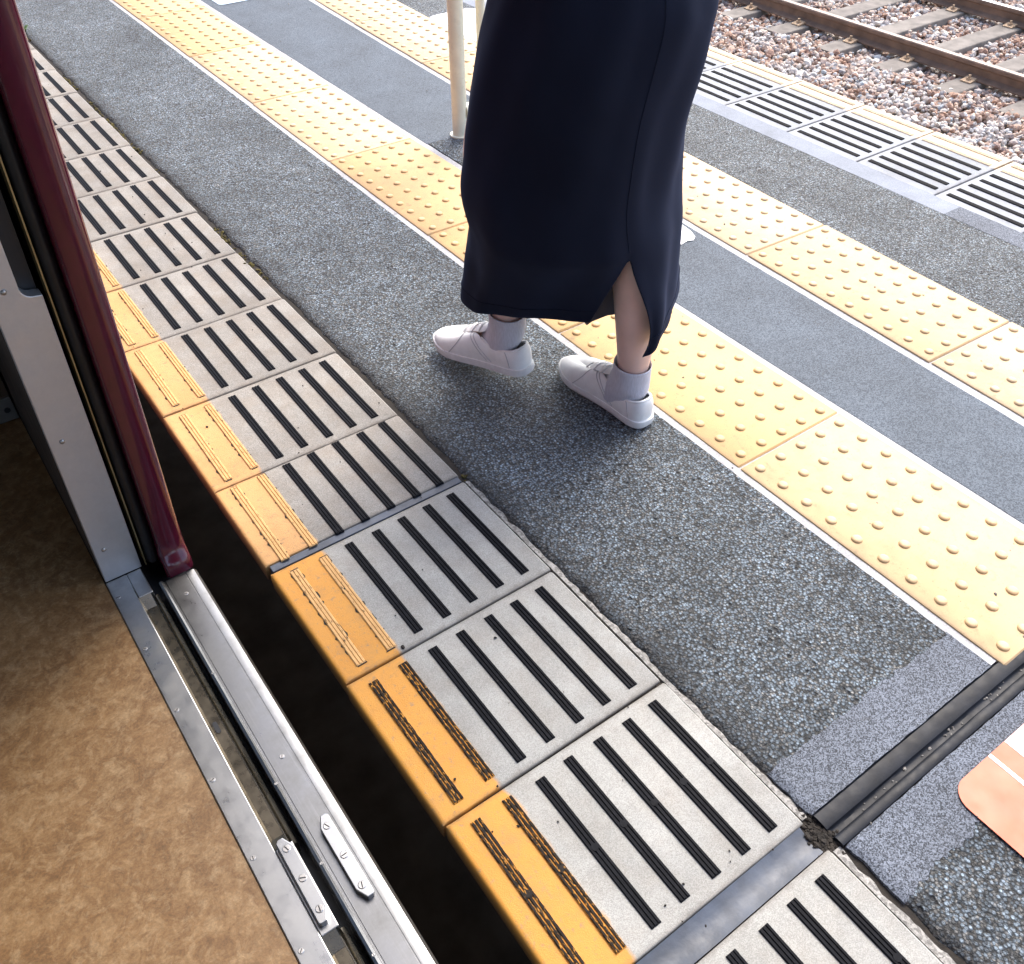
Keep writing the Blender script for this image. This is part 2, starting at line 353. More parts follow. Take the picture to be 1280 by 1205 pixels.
def sheet(name, mat, x0, x1, ys, z, parent, nx=24, jl=0., jr=0., jb=0., jt=0., und=.0012, droop=0., slope=0., freq=40, sr=None):
    """uneven paving sheet; jl/jr/jb/jt = raggedness of each side, droop = how far a ragged side sinks"""
    ys = np.asarray(ys, float); u = np.linspace(0, 1, nx+1)
    u = np.unique(np.concatenate([u, [.012, .03, .97, .988]])); U, Y = np.meshgrid(u, ys); Y = Y.copy()
    xl = x0 + slope*Y + jl*fnoise(Y*freq, 3+0*Y)*2; xr = x1 + (slope if sr is None else sr)*Y + jr*fnoise(Y*freq, 30+0*Y)*2
    X = xl + (xr-xl)*U
    if jb: Y[0, :] += jb*fnoise(X[0]*freq, 50+0*X[0])*2
    if jt: Y[-1, :] += jt*fnoise(X[-1]*freq, 70+0*X[-1])*2
    Z = z + und*2*fnoise(X*14, Y*14) + und*1.4*fnoise(X*70, Y*70)
    if droop:
        if jl: Z -= droop*np.clip(1-(X-xl)/.016, 0, 1)**2
        if jr: Z -= droop*np.clip(1-(xr-X)/.016, 0, 1)**2
    n = U.shape[1]; m = len(ys)
    V = np.stack([X, Y, Z], -1).reshape(-1, 3)
    # a skirt hangs from the border so the paving has thickness
    idx = np.arange(m*n).reshape(m, n)
    F = np.stack([idx[:-1,:-1], idx[:-1,1:], idx[1:,1:], idx[1:,:-1]], -1).reshape(-1, 4).tolist()
    border = list(idx[0,:]) + list(idx[1:,-1]) + list(idx[-1,-2::-1]) + list(idx[-2:0:-1,0])
    low = V[border].copy(); low[:,2] = z-.02; b0 = len(V); V = np.vstack([V, low]); k = len(border)
    F += [[int(border[i]), b0+i, b0+(i+1) % k, int(border[(i+1) % k])] for i in range(k)]
    mb = MB(); mb.v = V.tolist(); mb.f = [list(map(int, f)) for f in F]; mb.mi = [0]*len(F)
    return mb.build(name, mat, parent, smooth=50, fix=False)
def yl(a, b, step=.008, far=.03):
    out = [a]
    while out[-1] < b-1e-6: out.append(min(b, out[-1] + (step if -1 < out[-1] < 2.2 else far)))
    return out

# ------------------------------------------------------------------ ground and platform body
mb = MB(); mb.add([(-400,-400,-1.53),(400,-400,-1.53),(400,400,-1.53),(-400,400,-1.53)], [(0,1,2,3)])
tag(mb.build('ground', 'ground', fix=False), kind='structure')
mb = MB(); mb.box(-.86, 1.70, -6, 9, -.22, -.012); mb.box(-.45, 1.3, -6, 9, -1.6, -.2201)
platform = tag(mb.build('platform', 'slab'), kind='structure')
P = platform
mb = MB(); mb.box(-.500, -.455, -6, 9, -.03, -.007); mb.box(-.5, .7, -.62, -.54, -.03, -.0065); mb.box(-.86, -.5001, -6, 9, -.03, -.009); mb.box(1.33, 1.69, -6, 9, -.03, -.009)
mb.build('joint_dirt', 'soil', P)

# ------------------------------------------------------------------ edge tiles with ribbed anti-slip strips
L0, WT = .285, .415
def edge_mesh():
    mb = MB(); prof = lambda d: [(0+d*.3, -.036), (0, -.0065), (.0012, -.0028), (.004, -.0006-d*.6), (.008, -d), (WT-.004, -d), (WT, -.004-d), (WT, -.036)]
    h = L0/2-.0016
    mb.rings([[(x, y, z) for x, z in prof(d)] for y, d in ((-h, .0035), (-h+.0015, .0012), (-h+.005, 0), (h-.005, 0), (h-.0015, .0012), (h, .0035))])
    o = mb.build('m', 'slab', None, smooth=35); me = o.data; bpy.data.objects.remove(o); return me
EM = {k: None for k in ('tile_new', 'tile_old', 'tile_far')}
base = edge_mesh()
for k in EM: EM[k] = base.copy(); EM[k].materials.clear(); EM[k].materials.append(MAT[k]); EM[k].name = 'edge_tile'
def strip_mesh(knob):
    mb = MB(); w2 = .0083; top = .0030; lo = .0014
    pr = [(-w2, -.004), (-w2, .0018), (-.0072, top), (-.0044, top), (-.0036, lo), (-.0024, lo), (-.0016, top), (.0016, top), (.0024, lo), (.0036, lo), (.0044, top), (.0072, top), (w2, .0018), (w2, -.004)]
    h = .1235
    mb.rings([[(x, -h, min(z, .001)) for x, z in pr], [(x, -h+.0015, z) for x, z in pr], [(x, h-.0015, z) for x, z in pr], [(x, h, min(z, .001)) for x, z in pr]])
    if knob: mb.tube([(0, 0, 0), (0, 0, .0036)], .0056, 10)
    o = mb.build('m', 'strip', None); me = o.data; bpy.data.objects.remove(o); return me
SM = {}
for kn in (0, 1):
    b = strip_mesh(kn)
    for k in ('strip', 'strip_worn', 'strip_painted', 'strip_pale'):
        SM[k, kn] = b.copy(); SM[k, kn].materials.clear(); SM[k, kn].materials.append(MAT[k]); SM[k, kn].name = 'anti_slip_strip'
GM = []
for k in range(4):
    mb = MB(); rg = []
    for sgn in (1, -1):
        for i in range(40):
            yy = (-.126+.252*i/39)*sgn; e = max(-.004, (random.random()**2.2)*.0065-.0022)
            rg.append((sgn*(.0078+e), yy, .0007))
    mb.add(rg, [tuple(range(80))]); o = mb.build('m', 'soil', None, fix=False); GM.append(o.data); bpy.data.objects.remove(o); GM[-1].name = 'dirt_rim'
SX = [.039, .095, .150, .206, .262, .317, .371]
rims = []
def edge_tile(ya, yb, kind, side, orange, knob=0, cut=0):
    yc = (ya+yb)/2; ln = yb-ya
    jx, jz, jr = random.uniform(-.0025, .0025), random.uniform(-.0014, .0008), random.uniform(-.004, .004)
    if side < 0: o = link('edge_tile', EM[kind], P, (-.902+jx, yc, jz), jr)
    else: o = link('edge_tile', EM[kind], P, (1.735+jx, yc, jz), math.pi+jr)
    o.scale.y = ln/L0
    for i, sx in enumerate(SX):
        m = orange if i < 2 else 'strip'
        if orange == 'mix' and i < 2: m = 'strip_worn'
        s = link('anti_slip_strip', SM[m, knob], o, (sx+random.uniform(-.001, .001), (-.006 if cut else 0)+random.uniform(-.002, .002), random.uniform(-.0003, .0004)))
        if i < 2 and side < 0 and orange == 'strip_painted' and ya < 2: rims.append((o, s.location.copy(), 1.13 if cut else 1))
        if cut: s.scale.y = 1.13
    return o
near = [(-.549, -.256, 'tile_new', 'strip_worn', 1), (-.256, .034, 'tile_new', 'strip_worn', 0), (.034, .320, 'tile_new', 'strip_painted', 0)]
y = -.593
for k in range(6): near.append((y-.29, y, 'tile_new', 'strip_worn', 1)); y -= .29
for a, b, kd, og, kn in near: edge_tile(a, b, kd, -1, og, kn)
edge_tile(.337, .575, 'tile_old', -1, 'strip_painted', 0, 1)
y = .575
for k in range(20): edge_tile(y, y+.2862, 'tile_old', -1, 'strip_painted'); y += .2862
y = -1.47
for k in range(18): edge_tile(y, y+.2862, 'tile_far', 1, 'strip_pale'); y += .2862
for q, l, sc in rims:
    g_ = link('dirt_rim', random.choice(GM), q, (l.x, l.y, 0)); g_.scale.y = sc
mb = MB(); mb.box(-.896, -.492, .3205, .3365, -.03, -.0015); bevel(mb.build('joint_filler', 'sealant', P), .001)
# the wide sealed joint between the nearest edge tiles: a sagging strip
mb = MB(); xs = np.linspace(-.897, -.497, 41); vs = []; fs = []
for x in xs:
    for j, yy in enumerate((-.5925, -.582, -.571, -.560, -.5495)):
        vs.append((x, yy, -.0035-.0045*math.sin(math.pi*j/4)+.003*float(fnoise(x*30, yy*30))))
for i in range(40):
    for j in range(4): fs.append((i*5+j, (i+1)*5+j, (i+1)*5+j+1, i*5+j+1))
mb.add(vs, fs); o = mb.build('joint_filler', 'sealant', P, smooth=True)
# crumbly mortar along the inner edge of the newer tiles
for a, b in ((-2.3, -.60), (-.545, .318)):
    sheet('mortar_edge', 'mortar_grey', -.4865, -.474, yl(a, b), -.0025, P, nx=4, jr=.006, und=.0014, droop=.004, freq=55)

# ------------------------------------------------------------------ asphalt and coated strips
sheet('asphalt_surface', 'asphalt', -.476, -.040, yl(-.470, 9), .0015, P, nx=56, jl=.007, jb=.006, droop=.009)
sheet('asphalt_surface', 'asphalt', -.466, -.040, yl(-4, -.690), .0015, P, nx=56, jl=.008, jt=.008, droop=.009)
sheet('asphalt_surface', 'asphalt', .305, .566, yl(.93, 1.725), .0015, P, nx=30, jt=.003, slope=0, sr=.037)
sheet('asphalt_surface', 'asphalt_far', .895, 1.246, yl(-4, 9), .0010, P, nx=40, slope=.037, sr=0)
sheet('smooth_strip', 'smooth', .298, .568, yl(1.725, 9), .0015, P, nx=8, und=.0008, slope=0, sr=.037)
sheet('smooth_strip', 'smooth', .298, .568, yl(-.548, .93), .0015, P, nx=8, und=.0008, slope=0, sr=.037)
sheet('smooth_strip', 'smooth', .300, .610, yl(-4, -.606), .0005, P, nx=8, und=.0008)
sheet('coated_patch', 'coat', -.471, -.038, yl(-.548, -.466), .0022, P, nx=70, freq=75, jl=.004, jt=.008, jb=.0015, und=.0008, droop=.004)
sheet('coated_patch', 'coat', -.464, -.038, yl(-.698, -.605), .0022, P, nx=70, freq=65, jl=.004, jb=.013, jt=.0012, und=.0008, droop=.004)
sheet('pale_edge_strip', 'pale_strip', 1.243, 1.322, yl(.443, 9), .0015, P, nx=4, und=.0006)
sheet('coated_patch', 'coat', 1.243, 1.322, yl(-4, .443), .0015, P, nx=8, und=.0006)

# rubber expansion joint across the platform
mb = MB(); prof = [(-.604, -.02), (-.604, .0012), (-.601, .0026), (-.592, .0024), (-.589, .0008), (-.587, -.004), (-.580, -.0055), (-.577, -.004), (-.575, .0004), (-.570, .0020), (-.558, .0026), (-.5515, .0022), (-.5495, -.0005), (-.5495, -.02)]
mb.rings([[(x, yy+.0025*float(fnoise(x*7, 2)), z+(.0015*float(fnoise(x*12, yy*40)) if z > -.01 else 0)) for yy, z in prof] for x in np.linspace(-.470, 1.24, 120)])
mb.build('expansion_joint', 'rubber', P, smooth=40)

# ------------------------------------------------------------------ tactile paving
LT, WY = .5875, .300
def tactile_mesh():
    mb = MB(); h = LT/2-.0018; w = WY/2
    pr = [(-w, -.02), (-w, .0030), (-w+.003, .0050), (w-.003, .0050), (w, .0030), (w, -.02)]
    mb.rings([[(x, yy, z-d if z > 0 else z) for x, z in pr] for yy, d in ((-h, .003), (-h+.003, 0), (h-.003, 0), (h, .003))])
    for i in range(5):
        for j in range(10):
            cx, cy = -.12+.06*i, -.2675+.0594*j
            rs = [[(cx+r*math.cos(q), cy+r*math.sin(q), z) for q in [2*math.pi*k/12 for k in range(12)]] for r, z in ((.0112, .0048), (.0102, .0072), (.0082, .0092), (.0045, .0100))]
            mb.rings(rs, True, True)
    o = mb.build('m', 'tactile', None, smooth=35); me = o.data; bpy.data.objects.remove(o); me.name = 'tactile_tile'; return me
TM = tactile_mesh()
cols = [(.75, .52, .20), (.77, .56, .25), (.73, .48, .19), (.78, .59, .30), (.75, .54, .24)]
def tactile_row(x0, slope, y0, ks, shade):
    for k in ks:
        yc = y0 + LT*(k+.5); x = x0 + slope*yc
        o = link('tactile_tile', TM, P, (x+random.uniform(-.002, .002), yc, random.uniform(-.0008, .001)), -math.atan(slope)+random.uniform(-.003, .003))
        o.color = (*shade(k), 1)
pick1 = {-1: (.68, .52, .265), 0: (.68, .475, .205), 1: (.67, .46, .19), 2: (.66, .45, .195), 3: (.70, .54, .29), 4: (.70, .53, .28), 5: (.67, .47, .21), 6: (.67, .48, .22)}
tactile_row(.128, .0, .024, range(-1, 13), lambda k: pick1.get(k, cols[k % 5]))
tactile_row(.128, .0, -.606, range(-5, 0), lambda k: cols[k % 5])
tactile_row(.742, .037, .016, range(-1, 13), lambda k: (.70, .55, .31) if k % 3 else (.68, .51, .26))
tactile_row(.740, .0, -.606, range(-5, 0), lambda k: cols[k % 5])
for a, b in ((-.547, 9), (-4, -.608)):
    sheet('mortar_bed', 'mortar', -.040, .300, yl(a, b, .01, .05), .0006, P, nx=6, jl=.0012, jr=.0012, und=.0006)
    sheet('mortar_bed', 'mortar', .564, .912, yl(a, b, .02, .05), -.0003, P, nx=6, jl=.0012, jr=.0012, und=.0006, slope=.037 if b > 0 else 0)

# ------------------------------------------------------------------ train car
Z0 = .03; LEAN = .035
car = tag(empty('train_car', (-2.4, 0, -1.2)), 'maroon train car with its door open, brown floor and steel sill', 'train')
def tb(mb, name, mat, parent=car, smooth=False, lean=False):
    if lean: mb.v = [(x+LEAN*(z-Z0), y, z) for x, y, z in mb.v]
    o = mb.build(name, mat, None, smooth=smooth)
    o.parent = parent
    w = Vector((0,0,0)); q = parent
    while q is not None: w += q.location; q = q.parent
    o.location = -w
    return o
YF, YN = .437, -.93       # far and near jamb faces of the doorway
mb = MB(); mb.box(-3.75, -1.1495, -8, 8, -.02, Z0-.003); tb(mb, 'floor', 'lino')
mb = MB(); mb.box(-3.75, -1.02, -8, 8, -.30, -.0205); tb(mb, 'underframe', 'charcoal')
mb = MB(); mb.box(-1.052, -1.016, YF, 8, -.30, .02); mb.box(-1.052, -1.016, -8, YN, -.30, .02); tb(mb, 'side_sill', 'maroon')
# sill inner plate, cut by two shallow recesses that hold the door guide
xa, xb = -1.1485, -1.0875
def rr(x0, x1, y0, y1, r, n=5):
    pts = []
    for cx, cy, a in ((x1-r, y1-r, 0), (x0+r, y1-r, 90), (x0+r, y0+r, 180), (x1-r, y0+r, 270)):
        for k in range(n+1):
            q = R(a+90*k/n); pts.append((cx+r*math.cos(q), cy+r*math.sin(q)))
    return pts
mb = MB()
mb.box(xa, -1.1125, YN, YF, -.02, Z0)
for y0, y1 in ((.372, YF), (-.302, -.166), (YN, -.872)): mb.box(-1.1125, xb, y0, y1, -.02, Z0)
for y0, y1 in ((-.166, .372), (-.872, -.302)):
    pass
pl = bevel(tb(mb, 'sill_plate', 'steel'), .0014, 2)
mb = MB()
for y0, y1 in ((-.166, .372), (-.872, -.302)): mb.box(-1.1124, -1.0925, y0+.001, y1-.001, -.02, .0165)
tb(mb, 'recess_floor', 'recess_dark', pl)
mb = MB()
for y0, y1 in ((-.166, .372), (-.872, -.302)):
    for ye, s in ((y1, -1), (y0, 1)):   # sloping ends of each recess
        mb.add([(-1.1125, ye, Z0-.001), (-1.0925, ye, Z0-.001), (-1.0925, ye+s*.022, .0170), (-1.1125, ye+s*.022, .0170)], [(0,1,2,3)])
    mb.add([(-1.1125, y0, Z0-.0015), (-1.1125, y1, Z0-.0015), (-1.1085, y1, .0168), (-1.1085, y0, .0168)], [(0,1,2,3)])
tb(mb, 'recess_lip', 'recess', pl)
mb = MB()
for y0, y1 in ((-.166, .372), (-.872, -.302)):
    mb.extrude([(-1.0925, -.02), (-1.0925, .0165), (-1.0912, .010), (-1.0900, .010), (-1.0892, .0155), (-1.0870, .0185), (-1.0845, .0188), (-1.0822, .0172), (-1.0808, .0125), (-1.0808, -.02)], 'y', y0, y1)
tb(mb, 'door_guide_rail', 'recess')
mb = MB(); mb.box(xb, -1.0735, YN, YF, -.0205, -.012); tb(mb, 'guide_slot', 'charcoal')
mb = MB()   # drain hole in the recess
hole = rr(-1.1055, -1.0985, .056, .079, .0034)
mb.extrude(hole, 'z', .0170, .0174); tb(mb, 'drain_hole', 'charcoal')
mb = MB()
mb.extrude([(-1.0735, -.05), (-1.0735, .0325), (-1.0700, .0345), (-1.0672, .0325), (-1.0665, .0300), (-1.0650, .0300), (-1.0645, .0284), (-1.0628, .0284), (-1.0623, .0300), (-1.0290, .0300), (-1.0285, .0290), (-1.0272, .0290), (-1.0267, .0300), (-1.020, .0300), (-1.0125, .0285), (-1.0085, .0235), (-1.0075, .012), (-1.0075, -.05)], 'y', YN, .3815)
tr = tb(mb, 'sill_tread', 'tread', smooth=28)
def stop_block(x0, x1, y0, y1, mirror):
    c = .008; e = .017
    if not mirror: pr = [(x0, y0+.002), (x0, y1-.004), (x0+.004, y1), (x1-c, y1), (x1, y1-e), (x1, y0+e), (x1-c, y0), (x0+.003, y0)]
    else: pr = [(x1, y0+.002), (x1, y1-.003), (x1-.004, y1), (x0+c, y1), (x0, y1-e), (x0, y0+e), (x0+c, y0), (x1-.003, y0)]
    mb = MB(); mb.extrude(pr, 'z', Z0-.002, Z0+.0105)
    b = bevel(tb(mb, 'stop_block', 'steel'), .0012, 2)
    for k in range(3):
        yy = y0+.018+(y1-y0-.036)*k/2; screw((x0+x1)/2, yy, Z0+.0105, b, .0052, random.uniform(0, 3))
    return b
def screw(x, y, z, parent, r=.0042, a=0.):
    mb = MB(); seg = 12
    mb.rings([[(x+q*math.cos(2*math.pi*k/seg), y+q*math.sin(2*math.pi*k/seg), z+h) for k in range(seg)] for q, h in ((r*1.12, -.0015), (r*1.1, .0002), (r*.9, .0008))])
    c, s = math.cos(a)*r*.8, math.sin(a)*r*.8; px, py = -math.sin(a)*r*.16, math.cos(a)*r*.16
    mb.cur = 1
    mb.add([(x-c-px, y-s-py, z+.00095), (x+c-px, y+s-py, z+.00095), (x+c+px, y+s+py, z+.00095), (x-c+px, y-s+py, z+.00095)], [(0,1,2,3)])
    return tb(mb, 'screw', ['screw', 'charcoal'], parent)
stop_block(-1.1085, -1.0895, -.292, -.160, False)
stop_block(-1.0500, -1.0310, -.297, -.163, True)
for yy in (.393, .262, .122, -.019, -.158, -.302, -.445, -.59, -.73): screw(-1.1405, yy, Z0, pl, .0036, random.uniform(0, 3))
for yy in (.334, -.043, -.42, -.8): screw(-1.044, yy, Z0, tr, .0036, random.uniform(0, 3))
for yy in (.15, -.08, -.22, -.36): screw(-1.0700, yy, .0344, tr, .0022, 1.57)

# outer skin: jamb return with a rounded outer edge, and a flared foot where it meets the sill
def skin(sgn, yface):
    mb = MB(); ylong = 8 if sgn > 0 else -8
    def ring(z, dy, dx):
        pts = [(-1.052-dx, ylong), (-1.052-dx, yface+sgn*(.004-dy)), (-1.049-dx, yface-sgn*dy)]
        cx, r = -1.009-.012, .012
        for k in range(7):
            q = R(90*k/6); pts.append((cx+r*math.sin(q)+dx*.2, yface+sgn*(r*(1-math.cos(q))-dy)))
        pts.append((-1.009+dx*.2, ylong)); return [(x, yy, z) for x, yy in pts]
    lv = [(Z0+.0015, .022, .002), (.040, .0215, .002), (.050, .019, .0017), (.058, .014, .0012), (.066, .0075, .0007), (.076, .003, .0003), (.092, .0006, 0), (.12, 0, 0), (.5, 0, 0), (1.0, 0, 0), (2.1, 0, 0)]
    mb.rings([ring(*l) for l in lv])
    return tb(mb, 'outer_skin', 'maroon', smooth=60, lean=True)
skin(1, .404); skin(-1, -.895)
mb = MB(); mb.box(-1.052, -1.010, -8, 8, 1.86, 2.3); tb(mb, 'door_header', 'maroon', lean=True)
# jamb cover of dull steel with a cut-out in its upper half
def jamb(sgn, yf):
    mb = MB()
    pr = [(-1.1475, Z0+.001), (-1.0845, Z0+.001), (-1.0845, .572)]
    for k in range(7):
        q = R(90*k/6); pr.append((-1.0945-.0155*math.sin(q)+.0005, .5735+.0155*(1-math.cos(q))))
    pr += [(-1.1100, 2.1), (-1.1475, 2.1)]
    mb.extrude(pr, 'y', yf, yf+sgn*.022)
    j = bevel(tb(mb, 'jamb_panel', 'panel', lean=True), .0012, 2)
    for x, z in ((-1.128, .591), (-1.1290, .337), (-1.1310, .103), (-1.127, .85), (-1.127, 1.1)):
        mb = MB(); rs = []
        for q, h in ((.0042, 0), (.0038, .0014), (.0024, .0025), (.0008, .0029)):
            rs.append([(x+q*math.cos(2*math.pi*k/10), yf-sgn*h, z+q*math.sin(2*math.pi*k/10)) for k in range(10)])
        mb.rings(rs); tb(mb, 'rivet', 'screw', j, smooth=True, lean=True)
    mb = MB(); mb.box(-1.1135, -1.0865, yf+sgn*.0235, yf+sgn*.05, Z0, 2.1); tb(mb, 'pocket_plate', 'charcoal', lean=True)
    mb = MB(); mb.box(-1.1480, -1.1140, yf+sgn*.0225, sgn*8, Z0, 2.2); tb(mb, 'inner_wall', 'dark_inside', lean=True)
    mb = MB(); mb.box(-1.0775, -1.0755, yf-sgn*.001, yf+sgn*.03, Z0+.002, 2.1); tb(mb, 'brass_guide', 'brass', lean=True)
    mb = MB(); mb.box(-1.0735, -1.0530, yf+sgn*.022, yf+sgn*.62, .036, 1.9); d = tb(mb, 'door_leaf', 'charcoal', lean=True)
    mb = MB()
    ring = lambda z: [(-1.0632+.0108*math.cos(q), yf+sgn*(.012-.020*math.sin(q)), z) for q in [math.pi*k/10 for k in range(11)]] + [(-1.074, yf+sgn*.024, z), (-1.0524, yf+sgn*.024, z)]
    mb.rings([ring(.036), ring(.9), ring(1.9)]); tb(mb, 'rubber_edge', 'black_rubber', d, smooth=50, lean=True)
jamb(1, YF); jamb(-1, YN)
# seat beyond the doorway, standing on the floor
seat = tag(empty('bench_seat', (-1.45, 1.8, Z0)), 'dark bench seat with grey kick plate beyond the open door', 'seat')
mb = MB(); mb.box(-1.70, -1.150, .999, 3.4, Z0+.056, .40); tb(mb, 'base', 'dark_inside', seat)
mb = MB(); mb.box(-1.71, -1.150, .992, 3.4, Z0, Z0+.055); kp = bevel(tb(mb, 'kick_plate', 'trim_grey', seat), .002)
for xx in (-1.165, -1.30):
    mb = MB(); mb.tube([(xx, .993, .058), (xx, .989, .058)], .006, 10); tb(mb, 'bolt', 'charcoal', kp)
mb = MB(); mb.box(-1.72, -1.150, .985, 3.4, .401, .50); bevel(tb(mb, 'cushion', 'seat', seat), .03, 3)
# the rest of the car encloses the floor: roof and opposite wall with window openings
mb = MB(); mb.box(-3.78, -1.0, -8, 8, 2.301, 2.40); tb(mb, 'roof', 'ceiling')
mb = MB(); mb.box(-3.80, -3.755, -8, 8, -.3, .80); mb.box(-3.80, -3.755, -8, 8, 1.75, 2.30)
for k in range(9): mb.box(-3.80, -3.755, -8+2*k-.25, -8+2*k+.25, .801, 1.749)
tb(mb, 'opposite_wall', 'ceiling')

# ------------------------------------------------------------------ track beyond the platform
track = tag(empty('railway_track', (6.98, 3, -1.5)), 'rusty rails on concrete sleepers in ballast beyond platform', 'track')
ZT = -1.285; HR = .128
def railmesh(name, xc, topmat):
    pr = [(-.063, 0), (-.063, .009), (-.024, .020), (-.0085, .030), (-.0080, .080), (-.014, .089), (-.0325, .094), (-.0325, .118), (-.026, .126), (-.012, HR), (.012, HR), (.026, .126), (.0325, .118), (.0325, .094), (.014, .089), (.008, .080), (.0085, .030), (.024, .020), (.063, .009), (.063, 0)]
    mb = MB(); n = len(pr)
    r0 = [(xc+x, -8, ZT-HR+z) for x, z in pr]; r1 = [(xc+x, 14, ZT-HR+z) for x, z in pr]
    b = r0+r1
    for j in range(n):
        k = (j+1) % n; mb.cur = 1 if 8 <= j <= 10 else 0
        mb.add([r0[j], r0[k], r1[k], r1[j]], [(0,1,2,3)])
    return tb(mb, name, ['rail_rust', topmat], track)
XR1, XR2 = 6.235, 7.735
railmesh('rail', XR1, 'rail_top'); railmesh('rail', XR2, 'rail_polish')
mb = MB(); mb.rings([[(x, yy, z) for x, yy, z in ((5.80, -s, 0), (5.80, s, 0), (8.17, s, 0), (8.17, -s, 0))] if 0 else [(-1.185, -s, z), (1.185, -s, z), (1.185, s, z), (-1.185, s, z)] for s, z in ((.125, -.15), (.100, -.006), (.094, 0))])
o = mb.build('sleeper', 'sleeper'); SLM = o.data; bpy.data.objects.remove(o)
def clip_mesh():
    mb = MB(); mb.extrude([(-.055, 0), (-.055, .010), (-.02, .016), (.030, .026), (.042, .020), (.042, .010), (.02, 0)], 'y', -.045, .045)
    mb.tube([(-.012, 0, .012), (-.012, 0, .030)], .020, 6); mb.tube([(-.012, 0, .030), (-.012, 0, .052)], .011, 8)
    o = mb.build('rail_clip', 'rust'); me = o.data; bpy.data.objects.remove(o); return me
CLM = clip_mesh(); tw = Vector(track.location)
for k in range(-8, 14):
    yy = 3.14+.585*k
    s = link('sleeper', SLM, track, Vector((6.985+random.uniform(-.01, .01), yy, ZT-HR-.004))-tw, random.uniform(-.01, .01))
    for xr in (XR1, XR2):
        for sg in (-1, 1):
            c = link('rail_clip', CLM, s, (xr-6.985+sg*.088, 0, 0), 0 if sg < 0 else math.pi)

# ballast: thousands of broken stones
ico_v = []; g = (1+5**.5)/2
for a in (-1, 1):
    for b in (-g, g): ico_v += [(0, a, b), (a, b, 0), (b, 0, a)]
ico_v = np.array(ico_v)/math.hypot(1, g)
bm = bmesh.new(); [bm.verts.new(v) for v in ico_v]; bmesh.ops.convex_hull(bm, input=bm.verts); bm.verts.index_update()
ico_v = np.array([v.co[:] for v in bm.verts]); ico_f = np.array([[v.index for v in f.verts] for f in bm.faces]); bm.free()
def stones(name, mat, X, Y, Z, size, flat=.7):
    n = len(X); sz = size*np.exp(rng.normal(0, .25, n))*.5
    sc = sz[:,None]*np.stack([rng.uniform(.85, 1.3, n), rng.uniform(.7, 1.0, n), rng.uniform(.55, .9, n)*flat/.7], 1)
    V = ico_v[None]*rng.uniform(.72, 1.22, (n, 12, 1))*sc[:,None,:]
    a = rng.uniform(0, 6.283, n); tl = rng.normal(0, .35, n); tm = rng.normal(0, .35, n)
    ca, sa = np.cos(a), np.sin(a)
    def rot(V, c, s, i, j):
        A = V[...,i]*c[:,None]-V[...,j]*s[:,None]; B = V[...,i]*s[:,None]+V[...,j]*c[:,None]; V = V.copy(); V[...,i] = A; V[...,j] = B; return V
    V = rot(V, np.cos(tl), np.sin(tl), 0, 2); V = rot(V, np.cos(tm), np.sin(tm), 1, 2); V = rot(V, ca, sa, 0, 1)
    V += np.stack([X, Y, Z], 1)[:,None,:]
    F = (ico_f[None]+12*np.arange(n)[:,None,None]).reshape(-1, 3)
    me = bpy.data.meshes.new(name); me.vertices.add(n*12); me.vertices.foreach_set('co', V.reshape(-1))
    me.loops.add(len(F)*3); me.loops.foreach_set('vertex_index', F.reshape(-1).astype(np.int32))
    me.polygons.add(len(F)); me.polygons.foreach_set('loop_start', np.arange(0, len(F)*3, 3, dtype=np.int32))
    me.polygons.foreach_set('use_smooth', np.zeros(len(F), bool))
    me.materials.append(MAT[mat]); me.update(calc_edges=True); me.validate()
    return link(name, me)
def scatter(x0, x1, y0, y1, dens):
    n = int((x1-x0)*(y1-y0)*dens); return rng.uniform(x0, x1, n), rng.uniform(y0, y1, n)
X, Y = scatter(4.4, 9.8, .6, 8.2, 1350)
ZB = ZT-HR
onS = (np.abs(((Y-3.14)/.585)-np.round((Y-3.14)/.585))*.585 < .088) & (X > 5.90) & (X < 8.14)
onR = (np.abs(X-XR1) < .085) | (np.abs(X-XR2) < .085)
Z = ZB-.046+rng.uniform(-.03, .02, len(X))+.05*fnoise(X*1.5, Y*1.5)
Z += np.where((X < 5.8), .035, 0)
keep = ~(onS & (rng.random(len(X)) > .03)) & ~(onR & (Z > ZB-.04))
tag(stones('ballast', 'ballast', X[keep], Y[keep], Z[keep], .044), kind='stuff')
X, Y = scatter(-2.2, -.86, -2.5, 7, 650)
tag(stones('ballast', 'ballast', X, Y, -1.47+rng.uniform(-.03, .03, len(X)), .06), kind='stuff')

# ------------------------------------------------------------------ small growth, grit
n = 900; yy = rng.uniform(.32, 5, n); k = fnoise(yy*6, 0*yy+5) > -.02; yy = yy[k]
xx = -.482+rng.normal(0, .0045, len(yy))
tag(stones('moss', 'moss', xx, yy, np.full(len(yy), -.004)+rng.uniform(-.002, .002, len(yy)), .008, .5), 'thin line of brown moss along the weathered edge tiles', None, None, 'stuff')
n = 120; xx = rng.uniform(-.44, 1.2, n); yy = -.582+rng.normal(0, .0035, n)
k = fnoise(xx*9, 0*xx+2) > .02
g1 = stones('grit', 'mortar_grey', xx[k], yy[k], np.full(k.sum(), -.0045), .0042, .7); tag(g1, 'pale grit caught in the rubber expansion joint', None, None, 'stuff')
n = 420; a = rng.normal(0, 1, (n, 2)); xx = -.480+a[:,0]*.010; yy = -.574+a[:,1]*.016+a[:,0]*.004
tag(stones('debris', 'soil', xx, yy, rng.uniform(-.009, -.004, n), .0065, .6), 'dark dirt heaped where joint meets the edge tiles', None, None, 'stuff')
n = 260; xx = rng.uniform(-.47, 1.2, n); yy = rng.uniform(-.9, 4, n)
